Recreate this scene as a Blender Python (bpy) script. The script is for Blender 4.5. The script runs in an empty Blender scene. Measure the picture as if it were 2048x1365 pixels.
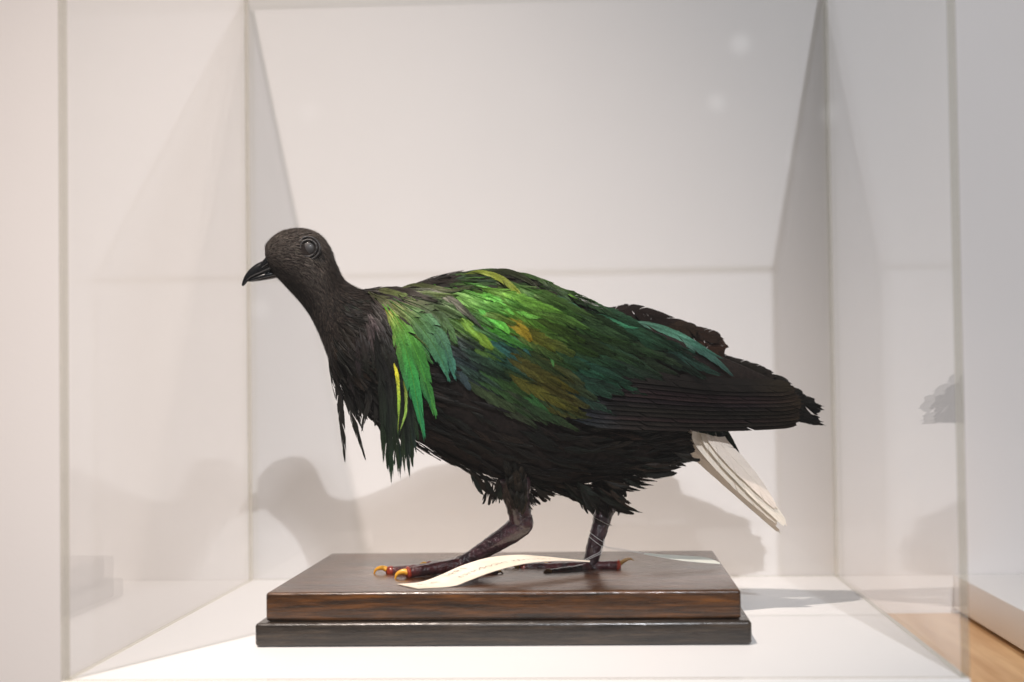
import bpy, bmesh, math, random
from mathutils import Vector, Matrix
from mathutils.bvhtree import BVHTree

random.seed(7)
sc = bpy.context.scene
C = sc.collection

# ------------------------------------------------------------------ camera
FPX = 3210.06
YAW, PITCH, ROLL = 0.05487, 0.03143, -0.01335
CAM = Vector((0.06667, -1.17491, 0.16474))
_F = Vector((-math.sin(YAW)*math.cos(PITCH), math.cos(YAW)*math.cos(PITCH), math.sin(PITCH)))
_R = Vector((math.cos(YAW), math.sin(YAW), 0))
_U = _R.cross(_F)
CR = _R*math.cos(ROLL) + _U*math.sin(ROLL)
CU = -_R*math.sin(ROLL) + _U*math.cos(ROLL)
cam_data = bpy.data.cameras.new('camera')
cam = bpy.data.objects.new('camera', cam_data)
C.objects.link(cam)
cam.matrix_world = Matrix(((CR.x, CU.x, -_F.x, CAM.x), (CR.y, CU.y, -_F.y, CAM.y), (CR.z, CU.z, -_F.z, CAM.z), (0, 0, 0, 1)))
cam_data.sensor_width = 36
cam_data.lens = FPX/2048*36
cam_data.clip_start = 0.02
cam_data.clip_end = 50
cam_data.dof.use_dof = True
cam_data.dof.focus_distance = 1.135
cam_data.dof.aperture_fstop = 5.0
sc.camera = cam

# ------------------------------------------------------------------ world, lamps, exposure
w = bpy.data.worlds.new('World')
sc.world = w
w.use_nodes = True
w.node_tree.nodes['Background'].inputs[0].default_value = (1.0, 0.95, 0.93, 1)
w.node_tree.nodes['Background'].inputs[1].default_value = 0.13

def spot(name, pos, aim, watts, col, size_deg, radius, blend=1.0):
    l = bpy.data.lights.new(name, 'SPOT')
    l.energy = watts
    l.color = col
    l.spot_size = math.radians(size_deg)
    l.spot_blend = blend
    l.shadow_soft_size = radius
    o = bpy.data.objects.new(name, l)
    C.objects.link(o)
    o.location = pos
    o.rotation_euler = (Vector(aim) - Vector(pos)).to_track_quat('-Z', 'Y').to_euler()
    return o
spot('ceiling_spotlight_cool', (0.53, -3.0, 1.93), (0.42, 0.2, 0.22), 262, (0.94, 0.955, 1.0), 31, 0.016)
spot('ceiling_spotlight_warm', (-0.70, -1.35, 2.80), (-0.29, 0.05, -0.02), 520, (1.0, 0.865, 0.775), 28.5, 0.026)
spot('ceiling_spotlight_neutral', (0.37, -3.0, 1.98), (-0.36, 0.2, 0.12), 88, (0.93, 0.94, 1.0), 25, 0.11)
for _lx, _ly, _lz, _w in ((0.770, -4.2, 0.990, 0.035), (-0.973, -4.2, 0.429, 0.035), (0.504, -4.2, 1.209, 0.06)):    # far room lamps, seen mirrored in the pane
    _l = bpy.data.lights.new('room_lamp', 'POINT'); _l.energy = _w; _l.shadow_soft_size = 0.03
    _o = bpy.data.objects.new('room_lamp', _l); C.objects.link(_o); _o.location = (_lx, _ly, _lz)

sc.view_settings.view_transform = 'Standard'
sc.view_settings.look = 'None'
sc.view_settings.exposure = 0.0
sc.view_settings.gamma = 1.0
sc.view_settings.use_curve_mapping = False
sc.cycles.use_denoising = True
sc.cycles.max_bounces = 14
sc.cycles.transparent_max_bounces = 24
sc.cycles.diffuse_bounces = 4
sc.cycles.glossy_bounces = 6

# ------------------------------------------------------------------ helpers
def ray(px, py):
    return _F + CR*((px-1024)/FPX) + CU*((682.5-py)/FPX)
def at(px, py, Y):
    d = ray(px, py)
    return CAM + d*((Y-CAM.y)/d.y)
at0 = at
def turn(px):
    return -0.070+0.108*(px-485)/1165.0        # the bird stands slightly turned on its stand
def at(px, py, Y):
    return at0(px, py, Y+turn(px))
def at_z(px, py, z):
    d = ray(px, py)
    return CAM + d*((z-CAM.z)/d.z)
PXM = 1.0/2740.0            # metres per photo pixel at the bird

def lin(c):
    out = []
    for v in c:
        v = v/255.0
        out.append(v/12.92 if v <= 0.04045 else ((v+0.055)/1.055)**2.4)
    return tuple(out)

def tag(o, label=None, cat=None, group=None, kind=None):
    if label: o['label'] = label
    if cat: o['category'] = cat
    if group: o['group'] = group
    if kind: o['kind'] = kind
    return o
def empty(name, loc, label=None, cat=None):
    o = bpy.data.objects.new(name, None)
    o.empty_display_size = 0.02
    o.location = loc
    C.objects.link(o)
    return tag(o, label, cat)
def obj(name, me, mat, parent=None):
    o = bpy.data.objects.new(name, me)
    if mat: me.materials.append(mat)
    C.objects.link(o)
    if parent:
        o.parent = parent
        root = parent
        loc = Vector((0, 0, 0))
        while root:
            loc += root.location
            root = root.parent
        o.location = -loc           # meshes are modelled in world space; keep only one offset
        if parent.type == 'MESH': o.location = (0, 0, 0)
    return o
def mesh(name, verts, faces, cols=None, smooth=False, uvs=None):
    me = bpy.data.meshes.new(name)
    me.from_pydata([tuple(v) for v in verts], [], faces)
    if cols:
        a = me.color_attributes.new('Col', 'FLOAT_COLOR', 'POINT')
        flat = []
        for c in cols: flat += [c[0], c[1], c[2], 1.0]
        a.data.foreach_set('color', flat)
    if smooth:
        me.polygons.foreach_set('use_smooth', [True]*len(me.polygons))
    me.update()
    return me
def bm_mesh(name, bm, smooth=False):
    me = bpy.data.meshes.new(name)
    bm.normal_update()
    bm.to_mesh(me); bm.free()
    if smooth: me.polygons.foreach_set('use_smooth', [True]*len(me.polygons))
    return me
def box_mesh(name, x0, x1, y0, y1, z0, z1, bev=0.0, seg=3, smooth=None):
    bm = bmesh.new()
    bmesh.ops.create_cube(bm, size=1)
    for v in bm.verts:
        v.co = Vector((x0+(v.co.x+.5)*(x1-x0), y0+(v.co.y+.5)*(y1-y0), z0+(v.co.z+.5)*(z1-z0)))
    if bev > 0:
        bmesh.ops.bevel(bm, geom=list(bm.edges), offset=bev, segments=seg, affect='EDGES', profile=0.5)
    return bm_mesh(name, bm, smooth=bool(bev))
def catmull(P, t):
    n = len(P)-1
    x = min(max(t, 0), 1)*n
    i = min(int(x), n-1)
    f = x-i
    p1, p2 = P[i], P[i+1]
    p0 = P[i-1] if i > 0 else p1*2-p2
    p3 = P[i+2] if i+2 <= n else p2*2-p1
    return 0.5*((2*p1)+(p2-p0)*f+(2*p0-5*p1+4*p2-p3)*f*f+(3*p1-p0-3*p2+p3)*f*f*f)
def catn(P, t):             # the same for plain numbers
    return catmull([Vector((p, 0, 0)) for p in P], t).x
def tube(name, pts, radii, n=12, steps=5, flat=1.0, up=Vector((0, 1, 0)), bump=0.0, rng=None):
    """tapered tube through pts, closed at both ends"""
    m = (len(pts)-1)*steps
    V, Fc = [], []
    for i in range(m+1):
        t = i/m
        p = catmull(pts, t); r = max(catn(radii, t), 1e-5)
        T = (catmull(pts, min(1, t+.01))-catmull(pts, max(0, t-.01))).normalized()
        a = (up - T*up.dot(T)).normalized(); b = T.cross(a)
        for k in range(n):
            th = 2*math.pi*k/n
            rr = r*(1+(rng.uniform(-bump, bump) if rng else 0))
            V.append(p + a*math.cos(th)*rr*flat + b*math.sin(th)*rr)
    for i in range(m):
        for k in range(n):
            Fc.append((i*n+k, i*n+(k+1) % n, (i+1)*n+(k+1) % n, (i+1)*n+k))
    Fc.append(tuple(reversed(range(n)))); Fc.append(tuple(m*n+k for k in range(n)))
    return mesh(name, V, Fc, smooth=True)

# ------------------------------------------------------------------ materials
def new_mat(name):
    m = bpy.data.materials.new(name); m.use_nodes = True
    nt = m.node_tree
    return m, nt, nt.nodes['Principled BSDF']
def nd(nt, typ, **kw):
    n = nt.nodes.new(typ)
    for k, v in kw.items():
        if k.startswith('in_'):
            n.inputs[k[3:].replace('_', ' ')].default_value = v
        else: setattr(n, k, v)
    return n
def coords(nt, scale):
    tc = nd(nt, 'ShaderNodeTexCoord'); mp = nd(nt, 'ShaderNodeMapping')
    mp.inputs['Scale'].default_value = scale
    nt.links.new(tc.outputs['Object'], mp.inputs['Vector'])
    return mp.outputs['Vector']
def ramp(nt, fac, stops):
    r = nd(nt, 'ShaderNodeValToRGB')
    e = r.color_ramp.elements
    e[0].position, e[0].color = stops[0][0], (*stops[0][1], 1)
    e[1].position, e[1].color = stops[-1][0], (*stops[-1][1], 1)
    for p, c in stops[1:-1]:
        x = e.new(p); x.color = (*c, 1)
    nt.links.new(fac, r.inputs[0])
    return r.outputs[0]

def plaster(name, col, bump=0.15, rough=0.85, scale=60):
    m, nt, b = new_mat(name)
    v = coords(nt, (1, 1, 1))
    n = nd(nt, 'ShaderNodeTexNoise'); n.inputs['Scale'].default_value = 3; n.inputs['Detail'].default_value = 4
    nt.links.new(v, n.inputs['Vector'])
    lo = tuple(c*0.965 for c in col)
    nt.links.new(ramp(nt, n.outputs[0], [(0.35, lo), (0.65, col)]), b.inputs['Base Color'])
    n2 = nd(nt, 'ShaderNodeTexNoise'); n2.inputs['Scale'].default_value = scale*6; n2.inputs['Detail'].default_value = 3
    nt.links.new(v, n2.inputs['Vector'])
    bp = nd(nt, 'ShaderNodeBump'); bp.inputs['Strength'].default_value = bump; bp.inputs['Distance'].default_value = 0.0006
    nt.links.new(n2.outputs[0], bp.inputs['Height']); nt.links.new(bp.outputs[0], b.inputs['Normal'])
    b.inputs['Roughness'].default_value = rough
    b.inputs['Specular IOR Level'].default_value = 0.25
    return m

M_wall = plaster('wall_paint', (0.77, 0.745, 0.732))
M_plinth = plaster('plinth_white_lacquer', (0.90, 0.895, 0.89), bump=0.05, rough=0.5)

def dark_wood(name, c0, c1, c2, spec_flecks=True, coat=0.9):
    m, nt, b = new_mat(name)
    v = coords(nt, (6, 90, 90))
    n = nd(nt, 'ShaderNodeTexNoise'); n.inputs['Scale'].default_value = 4; n.inputs['Detail'].default_value = 8; n.inputs['Roughness'].default_value = 0.62
    nt.links.new(v, n.inputs['Vector'])
    nt.links.new(ramp(nt, n.outputs[0], [(0.36, c0), (0.52, c1), (0.68, c2)]), b.inputs['Base Color'])
    v2 = coords(nt, (14, 260, 260))
    n2 = nd(nt, 'ShaderNodeTexNoise'); n2.inputs['Scale'].default_value = 3; n2.inputs['Detail'].default_value = 6; n2.inputs['Roughness'].default_value = 0.7
    nt.links.new(v2, n2.inputs['Vector'])
    n3 = nd(nt, 'ShaderNodeTexNoise'); n3.inputs['Scale'].default_value = 420; n3.inputs['Detail'].default_value = 2
    nt.links.new(coords(nt, (0.35, 1, 1)), n3.inputs['Vector'])
    n4 = nd(nt, 'ShaderNodeTexNoise'); n4.inputs['Scale'].default_value = 260; n4.inputs['Detail'].default_value = 1
    nt.links.new(coords(nt, (0.22, 1, 1)), n4.inputs['Vector'])
    pore = ramp(nt, n4.outputs[0], [(0.64, (0, 0, 0)), (0.70, (1, 1, 1))])
    add = nd(nt, 'ShaderNodeMath', operation='MULTIPLY_ADD'); add.inputs[1].default_value = 0.45
    nt.links.new(n3.outputs[0], add.inputs[0]); nt.links.new(n2.outputs[0], add.inputs[2])
    bp = nd(nt, 'ShaderNodeBump'); bp.inputs['Strength'].default_value = 0.30; bp.inputs['Distance'].default_value = 0.0008
    nt.links.new(add.outputs[0], bp.inputs['Height']); nt.links.new(bp.outputs[0], b.inputs['Normal'])
    nt.links.new(ramp(nt, n2.outputs[0], [(0.3, (0.34,)*3), (0.7, (0.22,)*3)]), b.inputs['Roughness'])
    b.inputs['Coat Weight'].default_value = coat
    b.inputs['Coat Roughness'].default_value = 0.14
    bp2 = nd(nt, 'ShaderNodeBump'); bp2.inputs['Strength'].default_value = 0.085; bp2.inputs['Distance'].default_value = 0.0010
    ad2 = nd(nt, 'ShaderNodeMath', operation='MULTIPLY_ADD'); ad2.inputs[1].default_value = 2.2
    nt.links.new(pore, ad2.inputs[0]); nt.links.new(add.outputs[0], ad2.inputs[2])
    nt.links.new(ad2.outputs[0], bp2.inputs['Height']); nt.links.new(bp2.outputs[0], b.inputs['Coat Normal'])
    return m
M_wood_top = dark_wood('stained_wood_brown', lin((34, 19, 6)), lin((72, 42, 13)), lin((112, 68, 25)), coat=0.5)
M_wood_low = dark_wood('stained_wood_black', lin((26, 21, 17)), lin((46, 38, 31)), lin((70, 58, 46)), coat=0.5)

def oak():
    m, nt, b = new_mat('pale_oak')
    v = coords(nt, (40, 3, 40))
    n = nd(nt, 'ShaderNodeTexNoise'); n.inputs['Scale'].default_value = 2; n.inputs['Detail'].default_value = 7
    nt.links.new(v, n.inputs['Vector'])
    nt.links.new(ramp(nt, n.outputs[0], [(0.3, lin((196, 148, 98))), (0.7, lin((226, 186, 136)))]), b.inputs['Base Color'])
    b.inputs['Roughness'].default_value = 0.5
    return m
M_oak = oak()

def acrylic(name, f0, tint, haze):
    """clear sheet: Schlick reflection over straight-through transmission, a breath of surface dust"""
    m = bpy.data.materials.new(name); m.use_nodes = True
    nt = m.node_tree; nt.nodes.clear()
    out = nd(nt, 'ShaderNodeOutputMaterial')
    tr = nd(nt, 'ShaderNodeBsdfTransparent'); tr.inputs[0].default_value = (*tint, 1)
    gl = nd(nt, 'ShaderNodeBsdfGlossy'); gl.inputs['Roughness'].default_value = 0.0
    gl.inputs[0].default_value = (1, 1, 1, 1)
    lw = nd(nt, 'ShaderNodeLayerWeight'); lw.inputs[0].default_value = 0.5
    pw = nd(nt, 'ShaderNodeMath', operation='POWER'); pw.inputs[1].default_value = 5.0
    nt.links.new(lw.outputs['Facing'], pw.inputs[0])
    ma = nd(nt, 'ShaderNodeMath', operation='MULTIPLY_ADD'); ma.inputs[1].default_value = 0.58; ma.inputs[2].default_value = f0
    nt.links.new(pw.outputs[0], ma.inputs[0])
    mx = nd(nt, 'ShaderNodeMixShader')
    nt.links.new(ma.outputs[0], mx.inputs[0]); nt.links.new(tr.outputs[0], mx.inputs[1]); nt.links.new(gl.outputs[0], mx.inputs[2])
    df = nd(nt, 'ShaderNodeBsdfDiffuse'); df.inputs[0].default_value = (0.8, 0.8, 0.78, 1)
    mx2 = nd(nt, 'ShaderNodeMixShader'); mx2.inputs[0].default_value = haze
    nt.links.new(mx.outputs[0], mx2.inputs[1]); nt.links.new(df.outputs[0], mx2.inputs[2])
    nt.links.new(mx2.outputs[0], out.inputs[0])
    return m
M_pane = acrylic('clear_acrylic', 0.022, (0.997, 0.998, 0.997), 0.0008)
M_edge = acrylic('acrylic_cut_edge', 0.08, (0.80, 0.785, 0.72), 0.10)

def feather_mat(name, metallic, rough, spec=0.5, sheen=0.0, var=0.28):
    m, nt, b = new_mat(name)
    at_ = nd(nt, 'ShaderNodeVertexColor', layer_name='Col')
    n = nd(nt, 'ShaderNodeTexNoise'); n.inputs['Scale'].default_value = 900; n.inputs['Detail'].default_value = 2
    nt.links.new(coords(nt, (1, 1, 1)), n.inputs['Vector'])
    hs = nd(nt, 'ShaderNodeHueSaturation')
    mr = nd(nt, 'ShaderNodeMapRange'); mr.inputs[1].default_value = 0.3; mr.inputs[2].default_value = 0.7; mr.inputs[3].default_value = 1-var; mr.inputs[4].default_value = 1+var
    nt.links.new(n.outputs[0], mr.inputs[0]); nt.links.new(mr.outputs[0], hs.inputs['Value'])
    nt.links.new(at_.outputs[0], hs.inputs['Color']); nt.links.new(hs.outputs[0], b.inputs['Base Color'])
    b.inputs['Metallic'].default_value = metallic
    b.inputs['Roughness'].default_value = rough
    b.inputs['Specular IOR Level'].default_value = spec
    b.inputs['Sheen Weight'].default_value = sheen
    b.inputs['Sheen Roughness'].default_value = 0.5
    b.inputs['Sheen Tint'].default_value = (0.6, 0.5, 0.45, 1)
    return m
M_green = feather_mat('iridescent_green_plumage', 0.25, 0.46, 0.22)
M_black = feather_mat('black_plumage', 0.0, 0.55, 0.16)
M_white = feather_mat('white_plumage', 0.0, 0.7, 0.2, var=0.04)
M_down = feather_mat('head_down', 0.0, 0.75, 0.12, sheen=0.12)

def simple(name, col, rough, spec=0.5, bumps=None, coat=0.0, var=0.0, col2=None):
    m, nt, b = new_mat(name)
    b.inputs['Roughness'].default_value = rough
    b.inputs['Specular IOR Level'].default_value = spec
    b.inputs['Coat Weight'].default_value = coat
    b.inputs['Coat Roughness'].default_value = 0.08
    v = coords(nt, (1, 1, 1))
    if col2:
        n = nd(nt, 'ShaderNodeTexNoise'); n.inputs['Scale'].default_value = var; n.inputs['Detail'].default_value = 4
        nt.links.new(v, n.inputs['Vector'])
        nt.links.new(ramp(nt, n.outputs[0], [(0.35, col), (0.65, col2)]), b.inputs['Base Color'])
    else:
        b.inputs['Base Color'].default_value = (*col, 1)
    if bumps:
        n2 = nd(nt, 'ShaderNodeTexNoise'); n2.inputs['Scale'].default_value = bumps[0]; n2.inputs['Detail'].default_value = 3
        nt.links.new(v, n2.inputs['Vector'])
        bp = nd(nt, 'ShaderNodeBump'); bp.inputs['Strength'].default_value = bumps[1]; bp.inputs['Distance'].default_value = bumps[2]
        nt.links.new(n2.outputs[0], bp.inputs['Height']); nt.links.new(bp.outputs[0], b.inputs['Normal'])
    return m
M_skin = simple('bird_skin_dark', lin((26, 21, 19)), 0.8, 0.15, bumps=(1400, 0.5, 0.0004), col2=lin((38, 31, 28)), var=300)
M_bill = simple('black_horn', lin((14, 15, 18)), 0.22, 0.5, bumps=(500, 0.25, 0.0003), coat=0.4)
M_eye = simple('dull_glass_eye', lin((20, 18, 18)), 0.45, 0.4, coat=0.12, col2=lin((52, 48, 47)), var=160)
M_lid = simple('eyelid_skin', lin((34, 30, 29)), 0.42, 0.5, bumps=(900, 0.6, 0.0004))
M_leg = simple('varnished_leg_scales', lin((32, 15, 21)), 0.30, 0.5, bumps=(420, 1.0, 0.0012), coat=1.0, col2=lin((66, 38, 46)), var=160)
M_toe = simple('varnished_toe_red', lin((40, 15, 21)), 0.28, 0.5, bumps=(480, 1.0, 0.0012), coat=1.0, col2=lin((84, 32, 34)), var=130)
M_toe_red = simple('varnished_toe_tip', lin((112, 30, 18)), 0.28, 0.5, bumps=(650, 0.8, 0.0006), coat=0.6, col2=lin((160, 56, 30)), var=200)
M_claw = simple('amber_claw', lin((214, 146, 30)), 0.35, 0.5, coat=0.3, col2=lin((240, 178, 58)), var=260)
M_claw_dull = simple('brown_claw', lin((120, 84, 36)), 0.3, 0.5, coat=0.4, col2=lin((170, 128, 66)), var=260)
M_paper = simple('tag_paper', lin((240, 228, 208)), 0.8, 0.2, bumps=(900, 0.15, 0.0002), col2=lin((250, 240, 224)), var=60)
M_paper_grey = simple('tag_paper_grey', lin((206, 210, 202)), 0.7, 0.2, bumps=(900, 0.15, 0.0002), col2=lin((224, 226, 218)), var=60)
M_ink = simple('faded_ink', lin((128, 108, 88)), 0.8, 0.1)
M_thread = simple('white_thread', lin((210, 208, 205)), 0.6, 0.3)

# ------------------------------------------------------------------ the setting
PL, PR, PF, PB = -0.2485, 0.2715, -0.2545, 0.2475      # footprint of the case on the plinth
WALLY = 0.2535
def wall_quad():
    me = box_mesh('wall', -2.2, 2.2, WALLY, WALLY+0.1, -1.0, 2.2)
    o = obj('wall', me, M_wall); tag(o, kind='structure')
wall_quad()
o = obj('display_plinth', box_mesh('display_plinth', PL-0.0005, PR+0.0005, PF-0.0005, WALLY-0.0008, -0.030, 0.0, 0.0012, 2), M_plinth)
tag(o, 'white low plinth slab under the clear case and bird', 'plinth')
NX = 0.372
nb = obj('neighbouring_plinth', box_mesh('neighbouring_plinth', NX, 1.0, -0.62, WALLY-0.0008, -0.030, 0.0, 0.0012, 2), M_plinth)
tag(nb, 'white low plinth slab at the right edge, empty on top', 'plinth')
bench = obj('oak_bench_top', box_mesh('oak_bench_top', -0.215, 1.15, -0.215, WALLY-0.0008, -0.075, -0.0335, 0.002, 2), M_oak)
tag(bench, 'pale oak bench top showing between the two white plinths', 'bench')
for i, (x0, x1, y0) in enumerate(((PL+0.012, PR-0.006, -0.21), (NX+0.006, 0.99, -0.21))):
    ft = obj('spacer_foot', box_mesh('spacer_foot', x0, x1, y0, WALLY-0.012, -0.0332, -0.0302), M_wood_low, o if i == 0 else nb)

# ------------------------------------------------------------------ acrylic case
CH, TH = 0.5315, 0.0040
case = empty('display_case', ((PL+PR)/2, (PF+PB)/2, 0), 'clear acrylic display case box covering the bird and its wooden base', 'display case')
def pane(name, x0, x1, y0, y1, z0, z1, big):
    me = box_mesh(name, x0, x1, y0, y1, z0, z1)
    ob = obj(name, me, M_pane, case)
    me.materials.append(M_edge)
    for p in me.polygons:
        ax = max(range(3), key=lambda k: abs(p.normal[k]))
        if ax != big: p.material_index = 1
G = 0.0004
pane('left_pane', PL, PL+TH, PF+TH+G, PB-TH-G, 0.0004, CH-TH-G, 0)
pane('right_pane', PR-TH, PR, PF+TH+G, PB-TH-G, 0.0004, CH-TH-G, 0)
pane('front_pane', PL, PR, PF, PF+TH, 0.0004, CH-TH-G, 1)
pane('back_pane', PL, PR, PB-TH, PB, 0.0004, CH-TH-G, 1)
pane('top_pane', PL, PR, PF, PB, CH-TH, CH, 2)

# ------------------------------------------------------------------ wooden base
BW, BD, H1, H2 = 0.155, 0.1273, 0.0158, 0.0349
base = empty('wooden_stand', (0, 0, 0), 'dark stained two-tier wooden stand under the bird', 'stand')
obj('lower_tier', box_mesh('lower_tier', -BW-.0061, BW+.0061, -BD-.0061, BD+.0061, 0.0003, H1, 0.0026, 4), M_wood_low, base)
obj('upper_tier', box_mesh('upper_tier', -BW, BW, -BD, BD, H1+0.0002, H2, 0.0022, 4), M_wood_top, base)

# ------------------------------------------------------------------ the bird: core forms
bird = empty('mounted_pigeon', (0.02, 0, H2), 'stuffed pigeon with black head, green back plumage and white tail', 'bird')
ST = [  # (top px, bottom px, half width in metres)
    ((531, 506), (541, 536), .0060), ((536, 486), (553, 553), .0108), ((562, 464), (576, 578), .0150),
    ((602, 457), (600, 604), .0172), ((637, 468), (619, 629), .0172), ((658, 493), (633, 654), .0165),
    ((672, 528), (646, 684), .0165), ((692, 563), (657, 712), .0185), ((738, 583), (670, 742), .0250),
    ((800, 577), (707, 788), .0350), ((870, 556), (768, 843), .0450), ((960, 543), (862, 897), .0530),
    ((1050, 550), (972, 950), .0570), ((1130, 588), (1090, 975), .0555), ((1200, 621), (1200, 962), .0500),
    ((1270, 682), (1296, 936), .0410), ((1330, 740), (1362, 912), .0290), ((1370, 800), (1392, 890), .0170),
    ((1392, 845), (1408, 872), .0070)]
topP = [at(a[0], a[1], 0) for a, b, h in ST]
botP = [at(b[0], b[1], 0) for a, b, h in ST]
hwP = [h for a, b, h in ST]
NS, NA = 108, 44
def body_pt(s, th):
    """s 0..1 bill to vent, th 0 = back, pi = belly; near side for 0 < th < pi"""
    a, b, h = catmull(topP, s), catmull(botP, s), catn(hwP, s)
    c = (a+b)*0.5; u = (a-b)*0.5
    ct, st = math.cos(th), math.sin(th)
    e = 0.92
    return c + u*math.copysign(abs(ct)**e, ct) + Vector((0, -1, 0))*h*math.copysign(abs(st)**e, st)
V, Fc, cols = [], [], []
rg = random.Random(3)
for i in range(NS+1):
    for k in range(NA):
        p = body_pt(i/NS, 2*math.pi*k/NA)
        V.append(p)
for i in range(NS):
    for k in range(NA):
        Fc.append((i*NA+k, (i+1)*NA+k, (i+1)*NA+(k+1) % NA, i*NA+(k+1) % NA))
Fc.append(tuple(range(NA))); Fc.append(tuple(reversed([NS*NA+k for k in range(NA)])))
body_me = mesh('body', V, Fc, smooth=True)
body = obj('body', body_me, M_skin, bird)
bvh_body = BVHTree.FromPolygons([tuple(v) for v in V], [f for f in Fc])

WST = [  # folded wing core: px x, top y, bottom y, centre Y, half thickness
    (880, 650, 735, -.045, .004), (950, 600, 795, -.048, .009), (1070, 576, 830, -.050, .012), (1200, 620, 840, -.047, .012),
    (1320, 667, 846, -.038, .010), (1440, 712, 848, -.028, .007), (1540, 757, 845, -.020, .004), (1600, 792, 840, -.015, .0015)]
def wing_core(sign, dz):
    V, Fc = [], []
    n, m = 20, 42
    for i in range(m+1):
        t = i/m
        x, y0, y1 = catn([a[0] for a in WST], t), catn([a[1] for a in WST], t), catn([a[2] for a in WST], t)
        Yc, h = catn([a[3] for a in WST], t), max(catn([a[4] for a in WST], t), .0006)
        a, b = at(x, y0, Yc), at(x, y1, Yc)
        c, u = (a+b)/2, (a-b)/2
        for k in range(n):
            th = 2*math.pi*k/n
            p = c + u*math.cos(th) + Vector((0, -h*math.sin(th), 0))
            if sign > 0: p.y = 2*turn(x)-p.y
            p.z += dz
            V.append(p)
    for i in range(m):
        for k in range(n):
            f = (i*n+k, (i+1)*n+k, (i+1)*n+(k+1) % n, i*n+(k+1) % n)
            Fc.append(f if sign < 0 else tuple(reversed(f)))
    e0, e1 = tuple(range(n)), tuple(reversed([m*n+k for k in range(n)]))
    if sign > 0: e0, e1 = tuple(reversed(e0)), tuple(reversed(e1))
    Fc += [e0, e1]
    return V, Fc
wv, wf = wing_core(-1, 0)
wing = obj('wing', mesh('wing', wv, wf, smooth=True), M_skin, bird)
wing['label'] = 'near folded wing with green coverts and black flight feathers'
wv2, wf2 = wing_core(1, 0.004)
wing_far = obj('wing', mesh('wing', wv2, wf2, smooth=True), M_skin, bird)
wing_far['label'] = 'far folded wing showing its dark ragged edge above the back'
allv = [tuple(v) for v in V] + [tuple(v) for v in wv]
bvh = BVHTree.FromPolygons(allv, list(Fc) + [tuple(i+len(V) for i in f) for f in wf])

def surf(px, py, tree=None):
    """where the line of sight through a photo pixel meets the bird's form: point, normal"""
    d = ray(px, py).normalized()
    hit, nrm, idx, dist = (tree or bvh).ray_cast(CAM, d)
    if hit is None: return None, None
    if nrm.dot(d) > 0: nrm = -nrm
    return hit, nrm

# ------------------------------------------------------------------ feathers
def prof(kind, u):
    u = min(max(u, 0), 1)
    if kind == 'hackle':
        a = min(1, (u+.02)/.34)**.75
        b = 1-max(0, (u-.34)/.66)**2.0
        return a*max(b, 0)
    if kind == 'flight':
        a = min(1, (u+.03)/.15)**.6
        b = math.sqrt(max(0, 1-max(0, (u-.88)/.12)**2))
        return a*b
    if kind == 'tail':
        return min(1, (u+.03)/.15)**.6*(1-.82*max(0, (u-.45)/.55)**1.7)*math.sqrt(max(0, 1-max(0, (u-.92)/.08)**2))
    a = min(1, (u+.02)/.36)**.6
    b = max(0, 1-max(0, (u-.36)/.64)**1.8)
    return a*b

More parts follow.
